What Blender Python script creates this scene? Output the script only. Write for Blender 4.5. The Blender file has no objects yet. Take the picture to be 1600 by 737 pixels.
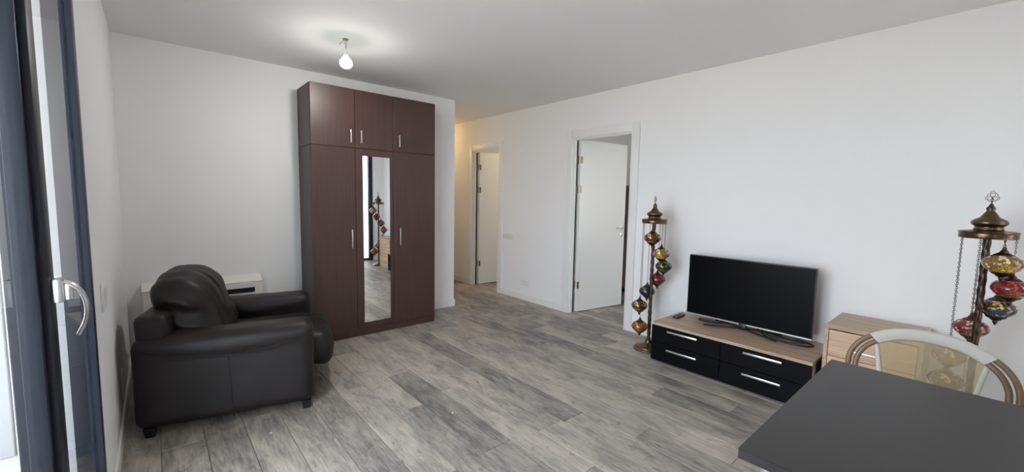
import bpy, bmesh, math, random
from mathutils import Vector, Matrix, noise

# ------------------------------------------------------------------ camera, world, exposure
scene = bpy.context.scene
COL = scene.collection
F_PX, YAW, PITCH, ROLL, CAM_H = 645.4162, 0.714, 0.0908, 0.019, 1.38
fw = Vector((math.sin(YAW) * math.cos(PITCH), math.cos(YAW) * math.cos(PITCH), -math.sin(PITCH)))
r0 = Vector((math.cos(YAW), -math.sin(YAW), 0.0))
u0 = r0.cross(fw)
rt = r0 * math.cos(ROLL) + u0 * math.sin(ROLL)
up = -r0 * math.sin(ROLL) + u0 * math.cos(ROLL)
cam = bpy.data.objects.new('camera', bpy.data.cameras.new('camera'))
COL.objects.link(cam)
cam.matrix_world = Matrix(((rt.x, up.x, -fw.x, 0.0), (rt.y, up.y, -fw.y, 0.0), (rt.z, up.z, -fw.z, CAM_H), (0, 0, 0, 1)))
cam.data.sensor_fit = 'HORIZONTAL'
cam.data.sensor_width = 36.0
cam.data.lens = F_PX / 1600.0 * 36.0
cam.data.clip_start = 0.01
scene.camera = cam

SKY_STRENGTH = 5.0
world = bpy.data.worlds.new('world')
scene.world = world
world.use_nodes = True
bgn = world.node_tree.nodes['Background']
bgn.inputs['Color'].default_value = (0.83, 0.895, 1.04, 1)
bgn.inputs['Strength'].default_value = SKY_STRENGTH
world.cycles.sampling_method = 'MANUAL'
world.cycles.sample_map_resolution = 64

scene.view_settings.view_transform = 'Standard'
scene.view_settings.look = 'None'
scene.view_settings.gamma = 1.0
scene.view_settings.use_curve_mapping = False
scene.view_settings.exposure = 1.12
scene.cycles.max_bounces = 14
scene.cycles.diffuse_bounces = 8
scene.cycles.glossy_bounces = 6
scene.cycles.transparent_max_bounces = 16
scene.cycles.sample_clamp_indirect = 6.0
scene.cycles.caustics_reflective = False
scene.cycles.caustics_refractive = False
scene.cycles.use_denoising = True


# the sun stands behind the building: it lights the ground outside, not the room
sun = bpy.data.objects.new('sun', bpy.data.lights.new('sun', 'SUN'))
COL.objects.link(sun)
sun.data.energy, sun.data.angle, sun.data.color = 16.0, math.radians(0.6), (1.0, 0.95, 0.88)
sun.rotation_euler = Vector((0.55, 0.75, 1.0)).to_track_quat('Z', 'Y').to_euler()


def portal(name, loc, rot, sx, sy):
    l = bpy.data.lights.new(name, 'AREA')
    l.shape = 'RECTANGLE'
    l.size, l.size_y = sx, sy
    l.cycles.is_portal = True
    o = bpy.data.objects.new(name, l)
    o.location, o.rotation_euler = loc, rot
    COL.objects.link(o)


# room numbers (metres): left wall x, right wall x, back wall y, near wall y, ceiling z
XL, XR, YB, YN, HC = -0.195, 3.771, 4.388, -0.70, 2.559
XE = 2.838            # free end of the back wall
# daylight enters by the glass door in the left wall, the window in the near wall and the bedroom window
portal('daylight_left', (-0.30, 1.30, 1.18), (0, -math.pi / 2, 0), 2.3, 1.9)
portal('daylight_near', (3.265, -0.85, 1.18), (-math.pi / 2, 0, math.pi), 0.53, 2.3)
portal('daylight_bedroom', (5.2, 0.75, 1.45), (-math.pi / 2, 0, math.pi), 1.4, 1.5)


def point_light(name, loc, power, color, radius):
    l = bpy.data.lights.new(name, 'POINT')
    l.energy, l.color, l.shadow_soft_size = power, color, radius
    o = bpy.data.objects.new(name, l)
    o.location = loc
    COL.objects.link(o)


point_light('hall_lamp_light', (3.30, 6.05, 2.30), 2.6, (1.0, 0.66, 0.28), 0.06)
point_light('bathroom_lamp_light', (5.0, 4.75, 2.25), 5.0, (1.0, 0.80, 0.52), 0.06)

# ------------------------------------------------------------------ materials


def new_mat(name):
    m = bpy.data.materials.new(name)
    m.use_nodes = True
    return m, m.node_tree, m.node_tree.nodes['Principled BSDF']


def plain(name, col, rough=0.5, metal=0.0, bump=0.0, bscale=80.0, var=0.0, spec=0.5, coat=0.0):
    """base colour with a little noise variation and optional fine relief"""
    m, nt, b = new_mat(name)
    b.inputs['Roughness'].default_value = rough
    b.inputs['Metallic'].default_value = metal
    b.inputs['Specular IOR Level'].default_value = spec
    b.inputs['Coat Weight'].default_value = coat
    tc = nt.nodes.new('ShaderNodeTexCoord')
    nz = nt.nodes.new('ShaderNodeTexNoise')
    nz.inputs['Scale'].default_value = bscale
    nz.inputs['Detail'].default_value = 4
    nt.links.new(tc.outputs['Object'], nz.inputs['Vector'])
    mx = nt.nodes.new('ShaderNodeMix')
    mx.data_type = 'RGBA'
    mx.inputs[6].default_value = (*[c * (1 - var) for c in col], 1)
    mx.inputs[7].default_value = (*[min(1, c * (1 + var)) for c in col], 1)
    nt.links.new(nz.outputs['Fac'], mx.inputs[0])
    nt.links.new(mx.outputs[2], b.inputs['Base Color'])
    if bump > 0:
        bp = nt.nodes.new('ShaderNodeBump')
        bp.inputs['Strength'].default_value = bump
        bp.inputs['Distance'].default_value = 0.002
        nt.links.new(nz.outputs['Fac'], bp.inputs['Height'])
        nt.links.new(bp.outputs['Normal'], b.inputs['Normal'])
    return m


def wood(name, c0, c1, scale=(40, 40, 2.0), rough=0.45, rnd=0.0, detail=8.0, dist=0.6, bump=0.05, spec=0.5):
    """streaky grain; scale is per axis, small value = along the grain"""
    m, nt, b = new_mat(name)
    b.inputs['Roughness'].default_value = rough
    b.inputs['Specular IOR Level'].default_value = spec
    tc = nt.nodes.new('ShaderNodeTexCoord')
    mp = nt.nodes.new('ShaderNodeMapping')
    mp.inputs['Scale'].default_value = scale
    nt.links.new(tc.outputs['Object'], mp.inputs['Vector'])
    nz = nt.nodes.new('ShaderNodeTexNoise')
    nz.inputs['Scale'].default_value = 1.0
    nz.inputs['Detail'].default_value = detail
    nz.inputs['Distortion'].default_value = dist
    nt.links.new(mp.outputs['Vector'], nz.inputs['Vector'])
    cr = nt.nodes.new('ShaderNodeValToRGB')
    cr.color_ramp.elements[0].position = 0.32
    cr.color_ramp.elements[0].color = (*c0, 1)
    cr.color_ramp.elements[1].position = 0.70
    cr.color_ramp.elements[1].color = (*c1, 1)
    nt.links.new(nz.outputs['Fac'], cr.inputs['Fac'])
    nt.links.new(cr.outputs['Color'], b.inputs['Base Color'])
    bp = nt.nodes.new('ShaderNodeBump')
    bp.inputs['Strength'].default_value = bump
    bp.inputs['Distance'].default_value = 0.001
    nt.links.new(nz.outputs['Fac'], bp.inputs['Height'])
    nt.links.new(bp.outputs['Normal'], b.inputs['Normal'])
    return m


def plank_mat():
    m, nt, b = new_mat('weathered_grey_plank')
    N, L = nt.nodes.new, nt.links.new
    tc = N('ShaderNodeTexCoord')
    oi = N('ShaderNodeObjectInfo')
    sh = N('ShaderNodeVectorMath'); sh.operation = 'SCALE'
    cb = N('ShaderNodeCombineXYZ')
    for i in range(3):
        L(oi.outputs['Random'], cb.inputs[i])
    L(cb.outputs[0], sh.inputs[0]); sh.inputs['Scale'].default_value = 37.0
    ad = N('ShaderNodeVectorMath'); ad.operation = 'ADD'
    L(tc.outputs['Object'], ad.inputs[0]); L(sh.outputs[0], ad.inputs[1])

    def nz(scale, detail, dist, rough=0.55):
        mp = N('ShaderNodeMapping'); mp.inputs['Scale'].default_value = scale
        L(ad.outputs[0], mp.inputs['Vector'])
        n = N('ShaderNodeTexNoise'); n.inputs['Scale'].default_value = 1
        n.inputs['Detail'].default_value = detail; n.inputs['Distortion'].default_value = dist
        n.inputs['Roughness'].default_value = rough
        L(mp.outputs[0], n.inputs['Vector'])
        return n
    cloud = nz((5.5, 1.8, 1), 6, 1.2, 0.62)
    grain = nz((75, 4.5, 1), 6, 0.5, 0.65)
    stain = nz((11, 4.2, 1), 7, 2.6, 0.66)
    cr = N('ShaderNodeValToRGB')
    e = cr.color_ramp.elements
    e[0].position, e[0].color = 0.28, (0.130, 0.120, 0.116, 1)
    e[1].position, e[1].color = 0.74, (0.57, 0.51, 0.43, 1)
    mid = e.new(0.5); mid.color = (0.350, 0.318, 0.283, 1)
    # tone = cloud*0.55 + grain*0.3 + random*0.25
    a = N('ShaderNodeMath'); a.operation = 'MULTIPLY_ADD'
    L(grain.outputs['Fac'], a.inputs[0]); a.inputs[1].default_value = 0.42; a.inputs[2].default_value = -0.175
    c = N('ShaderNodeMath'); c.operation = 'MULTIPLY_ADD'
    L(cloud.outputs['Fac'], c.inputs[0]); c.inputs[1].default_value = 0.74; L(a.outputs[0], c.inputs[2])
    d = N('ShaderNodeMath'); d.operation = 'MULTIPLY_ADD'
    L(oi.outputs['Random'], d.inputs[0]); d.inputs[1].default_value = 0.21; L(c.outputs[0], d.inputs[2])
    mott = nz((30, 6.0, 1), 6, 1.4, 0.62)
    d2 = N('ShaderNodeMath'); d2.operation = 'MULTIPLY_ADD'
    L(mott.outputs['Fac'], d2.inputs[0]); d2.inputs[1].default_value = 0.42; L(d.outputs[0], d2.inputs[2])
    d3 = N('ShaderNodeMath'); d3.operation = 'SUBTRACT'; d3.inputs[1].default_value = 0.235
    L(d2.outputs[0], d3.inputs[0])
    L(d3.outputs[0], cr.inputs['Fac'])
    # brown-black knots and stains
    sr = N('ShaderNodeValToRGB')
    sr.color_ramp.elements[0].position, sr.color_ramp.elements[0].color = 0.57, (0, 0, 0, 1)
    sr.color_ramp.elements[1].position, sr.color_ramp.elements[1].color = 0.70, (0.75, 0.75, 0.75, 1)
    L(stain.outputs['Fac'], sr.inputs['Fac'])
    mx = N('ShaderNodeMix'); mx.data_type = 'RGBA'
    L(sr.outputs['Color'], mx.inputs[0]); L(cr.outputs['Color'], mx.inputs[6])
    mx.inputs[7].default_value = (0.150, 0.103, 0.076, 1)
    L(mx.outputs[2], b.inputs['Base Color'])
    rr = N('ShaderNodeMapRange')
    rr.inputs['To Min'].default_value = 0.36; rr.inputs['To Max'].default_value = 0.58
    L(grain.outputs['Fac'], rr.inputs['Value']); L(rr.outputs[0], b.inputs['Roughness'])
    bp = N('ShaderNodeBump'); bp.inputs['Strength'].default_value = 0.12; bp.inputs['Distance'].default_value = 0.001
    L(grain.outputs['Fac'], bp.inputs['Height']); L(bp.outputs['Normal'], b.inputs['Normal'])
    return m


def glass_mat(name='window_glass', tint=(0.97, 0.985, 0.98)):
    m = bpy.data.materials.new(name); m.use_nodes = True
    nt = m.node_tree; N, L = nt.nodes.new, nt.links.new
    nt.nodes.remove(nt.nodes['Principled BSDF'])
    tr = N('ShaderNodeBsdfTransparent'); tr.inputs['Color'].default_value = (*tint, 1)
    gl = N('ShaderNodeBsdfGlossy'); gl.inputs['Roughness'].default_value = 0.0
    fr = N('ShaderNodeFresnel'); fr.inputs['IOR'].default_value = 1.5
    ge = N('ShaderNodeNewGeometry')
    iv = N('ShaderNodeMath'); iv.operation = 'SUBTRACT'; iv.inputs[0].default_value = 1.0
    L(ge.outputs['Backfacing'], iv.inputs[1])
    mu = N('ShaderNodeMath'); mu.operation = 'MULTIPLY'
    L(fr.outputs[0], mu.inputs[0]); L(iv.outputs[0], mu.inputs[1])
    mx = N('ShaderNodeMixShader')
    L(mu.outputs[0], mx.inputs[0]); L(tr.outputs[0], mx.inputs[1]); L(gl.outputs[0], mx.inputs[2])
    L(mx.outputs[0], nt.nodes['Material Output'].inputs['Surface'])
    return m


def mosaic(name, c_main, c_cell, c_spark, amount=0.5):
    """mosaic glass: little glass chips in grout, glossy"""
    m, nt, b = new_mat(name)
    N, L = nt.nodes.new, nt.links.new
    tc = N('ShaderNodeTexCoord')
    vo = N('ShaderNodeTexVoronoi'); vo.inputs['Scale'].default_value = 75
    L(tc.outputs['Object'], vo.inputs['Vector'])
    ve = N('ShaderNodeTexVoronoi'); ve.feature = 'DISTANCE_TO_EDGE'; ve.inputs['Scale'].default_value = 75
    L(tc.outputs['Object'], ve.inputs['Vector'])
    big = N('ShaderNodeTexVoronoi'); big.inputs['Scale'].default_value = 16
    L(tc.outputs['Object'], big.inputs['Vector'])
    sep = N('ShaderNodeSeparateColor'); L(vo.outputs['Color'], sep.inputs[0])
    sep2 = N('ShaderNodeSeparateColor'); L(big.outputs['Color'], sep2.inputs[0])
    gt = N('ShaderNodeMath'); gt.operation = 'GREATER_THAN'; gt.inputs[1].default_value = 1 - amount
    L(sep2.outputs[0], gt.inputs[0])
    m1 = N('ShaderNodeMix'); m1.data_type = 'RGBA'
    L(gt.outputs[0], m1.inputs[0]); m1.inputs[6].default_value = (*[c * 0.7 for c in c_main], 1); m1.inputs[7].default_value = (*[c * 0.75 for c in c_cell], 1)
    gs = N('ShaderNodeMath'); gs.operation = 'GREATER_THAN'; gs.inputs[1].default_value = 0.84
    L(sep.outputs[1], gs.inputs[0])
    m2 = N('ShaderNodeMix'); m2.data_type = 'RGBA'
    L(gs.outputs[0], m2.inputs[0]); L(m1.outputs[2], m2.inputs[6]); m2.inputs[7].default_value = (*c_spark, 1)
    ed = N('ShaderNodeMath'); ed.operation = 'LESS_THAN'; ed.inputs[1].default_value = 0.06
    L(ve.outputs['Distance'], ed.inputs[0])
    m3 = N('ShaderNodeMix'); m3.data_type = 'RGBA'
    L(ed.outputs[0], m3.inputs[0]); L(m2.outputs[2], m3.inputs[6]); m3.inputs[7].default_value = (*[c * 0.35 for c in c_main], 1)
    L(m3.outputs[2], b.inputs['Base Color'])
    b.inputs['Roughness'].default_value = 0.12
    b.inputs['Specular IOR Level'].default_value = 0.8
    bp = N('ShaderNodeBump'); bp.inputs['Strength'].default_value = 0.5; bp.inputs['Distance'].default_value = 0.002
    L(ve.outputs['Distance'], bp.inputs['Height']); L(bp.outputs['Normal'], b.inputs['Normal'])
    return m


def leather():
    m, nt, b = new_mat('dark_brown_leather')
    N, L = nt.nodes.new, nt.links.new
    tc = N('ShaderNodeTexCoord')
    n1 = N('ShaderNodeTexNoise'); n1.inputs['Scale'].default_value = 7; n1.inputs['Detail'].default_value = 5
    L(tc.outputs['Object'], n1.inputs['Vector'])
    vo = N('ShaderNodeTexVoronoi'); vo.inputs['Scale'].default_value = 260
    L(tc.outputs['Object'], vo.inputs['Vector'])
    cr = N('ShaderNodeValToRGB')
    cr.color_ramp.elements[0].position, cr.color_ramp.elements[0].color = 0.3, (0.0070, 0.0050, 0.0050, 1)
    cr.color_ramp.elements[1].position, cr.color_ramp.elements[1].color = 0.75, (0.0150, 0.0105, 0.0098, 1)
    L(n1.outputs['Fac'], cr.inputs['Fac']); L(cr.outputs['Color'], b.inputs['Base Color'])
    rr = N('ShaderNodeMapRange'); rr.inputs['To Min'].default_value = 0.36; rr.inputs['To Max'].default_value = 0.58; b.inputs['Specular IOR Level'].default_value = 0.4
    L(n1.outputs['Fac'], rr.inputs['Value']); L(rr.outputs[0], b.inputs['Roughness'])
    b1 = N('ShaderNodeBump'); b1.inputs['Strength'].default_value = 0.15; b1.inputs['Distance'].default_value = 0.001
    L(vo.outputs['Distance'], b1.inputs['Height'])
    b2 = N('ShaderNodeBump'); b2.inputs['Strength'].default_value = 0.35; b2.inputs['Distance'].default_value = 0.008
    L(n1.outputs['Fac'], b2.inputs['Height']); L(b1.outputs['Normal'], b2.inputs['Normal'])
    L(b2.outputs['Normal'], b.inputs['Normal'])
    return m


def mesh_fabric():
    """open sling weave: threads with real see-through gaps averaged as partial coverage"""
    m, nt, b = new_mat('beige_sling_mesh')
    N, L = nt.nodes.new, nt.links.new
    b.inputs['Base Color'].default_value = (0.46, 0.40, 0.28, 1)
    b.inputs['Roughness'].default_value = 0.6
    tc = N('ShaderNodeTexCoord')
    wv = N('ShaderNodeTexNoise'); wv.inputs['Scale'].default_value = 400
    L(tc.outputs['Object'], wv.inputs['Vector'])
    mr = N('ShaderNodeMapRange'); mr.inputs['To Min'].default_value = 0.30; mr.inputs['To Max'].default_value = 0.46
    L(wv.outputs['Fac'], mr.inputs['Value'])
    tr = N('ShaderNodeBsdfTransparent'); tr.inputs['Color'].default_value = (1, 0.95, 0.82, 1)
    mx = N('ShaderNodeMixShader')
    L(mr.outputs[0], mx.inputs[0]); L(tr.outputs[0], mx.inputs[1]); L(b.outputs[0], mx.inputs[2])
    L(mx.outputs[0], nt.nodes['Material Output'].inputs['Surface'])
    return m


def emit(name, col, strength):
    m, nt, b = new_mat(name)
    b.inputs['Base Color'].default_value = (0.9, 0.9, 0.9, 1)
    b.inputs['Emission Color'].default_value = (*col, 1)
    b.inputs['Emission Strength'].default_value = strength
    return m


M = dict(
    wall=plain('white_wall_paint', (0.85, 0.845, 0.842), 0.75, bump=0.03, bscale=300, var=0.01, spec=0.25),
    ceil=plain('ceiling_paint', (0.83, 0.828, 0.83), 0.85, bump=0.02, bscale=300, var=0.01, spec=0.2),
    gloss=plain('white_lacquer', (0.82, 0.82, 0.80), 0.32, var=0.01),
    plank=plank_mat(),
    sub=plain('dark_underlay', (0.05, 0.045, 0.04), 0.9),
    wenge=wood('dark_wenge_laminate', (0.042, 0.0155, 0.0130), (0.068, 0.0265, 0.0220), (70, 70, 2.5), 0.42, bump=0.04, spec=0.75),
    wenge_side=wood('wenge_side_laminate', (0.030, 0.0185, 0.016), (0.050, 0.032, 0.027), (70, 70, 2.5), 0.45, bump=0.04),
    steel=plain('brushed_aluminium', (0.78, 0.78, 0.79), 0.30, 1.0),
    chrome=plain('polished_chrome', (0.85, 0.86, 0.87), 0.10, 1.0),
    mirror=plain('mirror_silver', (0.90, 0.92, 0.92), 0.0, 1.0),
    leather=leather(),
    black=plain('black_plastic', (0.012, 0.012, 0.013), 0.38),
    foot=plain('black_foot', (0.008, 0.008, 0.008), 0.5),
    screen=plain('dark_screen', (0.0030, 0.0030, 0.0045), 0.34, spec=0.07),
    blackfront=plain('black_laminate', (0.0032, 0.0032, 0.0050), 0.45, spec=0.10),
    oak_y=wood('light_oak_laminate', (0.36, 0.25, 0.165), (0.62, 0.475, 0.345), (55, 2.2, 55), 0.5),
    oak_x=wood('light_oak_crosscut', (0.36, 0.25, 0.165), (0.60, 0.455, 0.33), (2.2, 55, 55), 0.5),
    oak_warm=wood('warm_oak_laminate', (0.50, 0.32, 0.20), (0.70, 0.50, 0.345), (50, 2.0, 50), 0.5),
    brown=plain('dark_brown_board', (0.040, 0.022, 0.018), 0.5, var=0.1),
    table=plain('grey_brown_tabletop', (0.036, 0.034, 0.036), 0.42, bump=0.05, bscale=500, var=0.06),
    table_edge=plain('dark_table_edge', (0.016, 0.012, 0.014), 0.45),
    bronze=plain('antique_bronze', (0.150, 0.100, 0.062), 0.30, 1.0, var=0.25, bscale=60, bump=0.1),
    darkbronze=plain('blackened_bronze', (0.085, 0.058, 0.042), 0.38, 1.0, var=0.3, bscale=90, bump=0.15),
    frame=plain('anthracite_aluminium', (0.017, 0.021, 0.031), 0.42, var=0.03, spec=0.3),
    gasket=plain('black_gasket', (0.008, 0.008, 0.010), 0.6),
    glass=glass_mat(),
    hinge=plain('bronzed_hinge', (0.26, 0.20, 0.135), 0.35, 1.0),
    plastic=plain('white_plastic', (0.80, 0.80, 0.78), 0.35),
    plastic_warm=plain('offwhite_plastic', (0.74, 0.72, 0.66), 0.38),
    slot=plain('dark_slot', (0.01, 0.012, 0.02), 0.6),
    bamboo=plain('brown_bamboo_tube', (0.185, 0.120, 0.068), 0.35, var=0.25, bscale=25),
    wrap=plain('cream_woven_wrap', (0.56, 0.545, 0.48), 0.6, bump=0.4, bscale=350, var=0.05),
    sling=mesh_fabric(),
    bulb=emit('lit_bulb_glass', (1.0, 0.97, 0.92), 235.0),
    bulb_collar=emit('lit_bulb_collar', (0.90, 1.0, 0.90), 5.0),
    ground=plain('exterior_ground', (0.42, 0.40, 0.37), 0.9, var=0.1, bscale=0.4),
    tile=plain('balcony_tile', (0.52, 0.51, 0.48), 0.6, var=0.05, bscale=8),
    facade=plain('pale_facade', (0.70, 0.69, 0.67), 0.8, var=0.03),
    neighbour=plain('neighbour_render', (0.38, 0.372, 0.36), 0.8, var=0.03),
    screenwall=plain('grey_render', (0.34, 0.34, 0.335), 0.8, var=0.05),
    reveal=plain('added_reveal_grey', (0.55, 0.555, 0.55), 0.6, var=0.05),
    threshold=plain('aluminium_threshold', (0.62, 0.60, 0.55), 0.4, 0.8),
    paper=plain('white_crumb', (0.85, 0.85, 0.84), 0.8),
    wire=plain('copper_wire', (0.30, 0.24, 0.16), 0.5),
)

# ------------------------------------------------------------------ mesh helpers


class MB:
    """collects shapes in one bmesh, build() links them as one mesh object"""

    def __init__(self):
        self.bm = bmesh.new()

    def box(self, x0, x1, y0, y1, z0, z1, bevel=0.0, seg=2):
        b = bmesh.new()
        bmesh.ops.create_cube(b, size=1.0)
        for v in b.verts:
            v.co = Vector(((x0 + x1) / 2 + v.co.x * (x1 - x0), (y0 + y1) / 2 + v.co.y * (y1 - y0), (z0 + z1) / 2 + v.co.z * (z1 - z0)))
        if bevel > 0:
            bmesh.ops.bevel(b, geom=b.edges[:], offset=bevel, segments=seg, profile=0.5, affect='EDGES')
        self._merge(b)
        return self

    def _merge(self, b, mat=None):
        if mat is not None:
            b.transform(mat)
        me = bpy.data.meshes.new('tmp')
        b.to_mesh(me)
        b.free()
        self.bm.from_mesh(me)
        bpy.data.meshes.remove(me)

    def lathe(self, prof, seg=28, c=(0, 0, 0), mat=None):
        """prof: list of (r, z)"""
        b = bmesh.new()
        rings = []
        for r, z in prof:
            if r < 1e-6:
                rings.append([b.verts.new((c[0], c[1], c[2] + z))])
            else:
                rings.append([b.verts.new((c[0] + r * math.cos(2 * math.pi * k / seg), c[1] + r * math.sin(2 * math.pi * k / seg), c[2] + z)) for k in range(seg)])
        for a, d in zip(rings[:-1], rings[1:]):
            if len(a) == 1 and len(d) == 1:
                continue
            for k in range(seg):
                k2 = (k + 1) % seg
                if len(a) == 1:
                    b.faces.new((a[0], d[k2], d[k]))
                elif len(d) == 1:
                    b.faces.new((a[k], a[k2], d[0]))
                else:
                    b.faces.new((a[k], a[k2], d[k2], d[k]))
        bmesh.ops.recalc_face_normals(b, faces=b.faces[:])
        self._merge(b, mat)
        return self

    def tube(self, pts, r, seg=10, closed=False, flat=None):
        """round tube along points; flat=(ra, rb) gives an oval section"""
        b = bmesh.new()
        P = [Vector(p) for p in pts]
        n = len(P)
        rings = []
        prev = None
        for i in range(n):
            if closed:
                t = (P[(i + 1) % n] - P[i - 1]).normalized()
            else:
                t = (P[min(i + 1, n - 1)] - P[max(i - 1, 0)]).normalized()
            if prev is None:
                a = Vector((0, 0, 1)) if abs(t.z) < 0.9 else Vector((1, 0, 0))
                u = t.cross(a).normalized()
            else:
                u = (prev - t * prev.dot(t)).normalized()
            prev = u
            v = t.cross(u)
            rr = r[i] if isinstance(r, (list, tuple)) else r
            ra, rb = flat if flat else (rr, rr)
            rings.append([b.verts.new(P[i] + u * ra * math.cos(2 * math.pi * k / seg) + v * rb * math.sin(2 * math.pi * k / seg)) for k in range(seg)])
        m = n if closed else n - 1
        for i in range(m):
            a, d = rings[i], rings[(i + 1) % n]
            for k in range(seg):
                k2 = (k + 1) % seg
                b.faces.new((a[k], a[k2], d[k2], d[k]))
        if not closed:
            b.faces.new(rings[0][::-1])
            b.faces.new(rings[-1])
        bmesh.ops.recalc_face_normals(b, faces=b.faces[:])
        self._merge(b)
        return self

    def soft(self, x0, x1, y0, y1, z0, z1, r, n=10, fn=None):
        """rounded box made of a grid per face (for upholstery); fn deforms the points"""
        b = bmesh.new()
        bmesh.ops.create_cube(b, size=2.0)
        bmesh.ops.subdivide_edges(b, edges=b.edges[:], cuts=n, use_grid_fill=True)
        h = Vector(((x1 - x0) / 2, (y1 - y0) / 2, (z1 - z0) / 2))
        c = Vector(((x0 + x1) / 2, (y0 + y1) / 2, (z0 + z1) / 2))
        r = min(r, h.x, h.y, h.z)
        for v in b.verts:
            # spend a third of the grid on the rounded border
            def warp(t, hh):
                k = r / hh
                s = abs(t)
                q = (s / 0.7) * (1 - k) if s < 0.7 else (1 - k) + (s - 0.7) / 0.3 * k
                return math.copysign(q * hh, t)
            p = Vector((warp(v.co.x, h.x), warp(v.co.y, h.y), warp(v.co.z, h.z)))
            q = Vector((max(-h.x + r, min(h.x - r, p.x)), max(-h.y + r, min(h.y - r, p.y)), max(-h.z + r, min(h.z - r, p.z))))
            d = p - q
            if d.length > 1e-9:
                # cube-to-sphere for an even border
                m = max(abs(d.x), abs(d.y), abs(d.z))
                p = q + d.normalized() * m
            p = p + c
            v.co = fn(p) if fn else p
        self._merge(b)
        return self

    def poly(self, verts, faces):
        b = bmesh.new()
        vs = [b.verts.new(v) for v in verts]
        for f in faces:
            b.faces.new([vs[i] for i in f])
        bmesh.ops.recalc_face_normals(b, faces=b.faces[:])
        self._merge(b)
        return self

    def build(self, name, mat, parent=None, smooth=False, loc=None, rot=None):
        me = bpy.data.meshes.new(name)
        self.bm.to_mesh(me)
        self.bm.free()
        me.materials.append(M[mat] if isinstance(mat, str) else mat)
        if smooth:
            me.polygons.foreach_set('use_smooth', [True] * len(me.polygons))
            if smooth != 'all':
                try:
                    me.set_sharp_from_angle(angle=math.radians(38))
                except Exception:
                    pass
        o = bpy.data.objects.new(name, me)
        COL.objects.link(o)
        if parent is not None:
            o.parent = parent
        if loc is not None:
            o.location = loc
        if rot is not None:
            o.rotation_euler = rot
        return o


def tag(o, label, cat, group=None):
    o['label'] = label
    o['category'] = cat
    if group:
        o['group'] = group
    return o


def thing(name, label, cat, loc=(0, 0, 0), rz=0.0, group=None):
    o = bpy.data.objects.new(name, None)
    o.empty_display_size = 0.1
    COL.objects.link(o)
    o.location = loc
    o.rotation_euler = (0, 0, rz)
    return tag(o, label, cat, group)


def struct(o, label=None):
    o['kind'] = 'structure'
    if label:
        o['label'] = label
        o['category'] = o.name.split('_')[0].split('.')[0]
    return o


def sempty(name, label, loc=(0, 0, 0)):
    o = bpy.data.objects.new(name, None)
    COL.objects.link(o)
    o.location = loc
    return struct(o, label)


def smooth_path(pts, n=8):
    """Catmull-Rom through the points"""
    P = [Vector(p) for p in pts]
    P = [P[0] * 2 - P[1]] + P + [P[-1] * 2 - P[-2]]
    out = []
    for i in range(1, len(P) - 2):
        p0, p1, p2, p3 = P[i - 1:i + 3]
        for k in range(n):
            t = k / n
            out.append(0.5 * ((2 * p1) + (p2 - p0) * t + (2 * p0 - 5 * p1 + 4 * p2 - p3) * t * t + (3 * p1 - p0 - 3 * p2 + p3) * t ** 3))
    out.append(P[-2])
    return out


# ------------------------------------------------------------------ room shell
rng = random.Random(7)
WT = HC + 0.0
# left wall with the glass door opening
DY0, DY1, DZ1 = 0.33, 2.275, 2.36
b = MB()
b.box(XL - 0.22, XL, YN - 0.2, DY0, 0, WT).box(XL - 0.22, XL, DY1, YB + 0.24, 0, WT).box(XL - 0.22, XL, DY0, DY1, DZ1, WT)
struct(b.build('wall_left', 'wall'), 'white painted left wall beside the glass door')
b = MB()
b.box(XL, XE, YB, YB + 0.24, 0, WT)
struct(b.build('wall_back', 'wall'), 'white painted back wall behind the wardrobe')
WX0, WX1, WZ1 = 3.00, 3.53, 2.36
b = MB()
b.box(XL, WX0, YN - 0.2, YN, 0, WT).box(WX1, XR, YN - 0.2, YN, 0, WT).box(WX0, WX1, YN - 0.2, YN, WZ1, WT)
struct(b.build('wall_near', 'wall'), 'white wall with the tall window, behind the viewer')
R0, R1 = 2.474, 3.292      # bedroom door opening
L0, L1 = 4.645, 5.318     # hall door opening
DH = 2.10
XRO = XR + 0.10
b = MB()
b.box(XR, XRO, YN - 0.2, R0, 0, WT).box(XR, XRO, R1, L0, 0, WT).box(XR, XRO, L1, 7.0, 0, WT)
b.box(XR, XRO, R0, R1, DH, WT).box(XR, XRO, L0, L1, DH, WT)
struct(b.build('wall_right', 'wall'), 'long white right wall with two doorways')
b = MB()
b.box(XE - 0.24, XE, YB + 0.24, 7.0, 0, WT)
struct(b.build('wall_hall', 'wall'), 'white side wall of the hall behind the wardrobe wall')
b = MB()
b.box(XE - 0.24, XRO, 7.0, 7.2, 0, WT)
struct(b.build('wall_hall_end', 'wall'), 'white end wall of the hall')
b = MB()
b.box(XRO, 6.8, 3.92, 4.02, 0, WT).box(6.6, 6.8, 0.8, 3.92, 0, WT)
b.box(XRO, 4.5, 0.72, 0.92, 0, WT).box(5.9, 6.6, 0.72, 0.92, 0, WT).box(4.5, 5.9, 0.72, 0.92, 2.2, WT).box(4.5, 5.9, 0.72, 0.92, 0, 0.70)
struct(b.build('wall_bedroom', 'wall'), 'white bedroom walls seen through the open door')
b = MB()
b.box(XRO, 6.0, 4.02, 4.12, 0, WT).box(5.8, 6.0, 4.12, 6.4, 0, WT).box(XRO, 6.0, 6.3, 6.5, 0, WT)
struct(b.build('wall_side_room', 'wall'), 'walls of the small room behind the hall door')
b = MB()
b.box(XL - 0.22, 6.8, YN - 0.2, 7.2, HC, HC + 0.2)
struct(b.build('ceiling', 'ceil'), 'plain pale ceiling')
# floor: slab plus single planks
b = MB()
b.box(XL - 0.22, 6.8, YN - 0.2, 7.2, -0.16, -0.0125)
floor = struct(b.build('floor', 'sub'), 'grey weathered wood plank floor')


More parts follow.
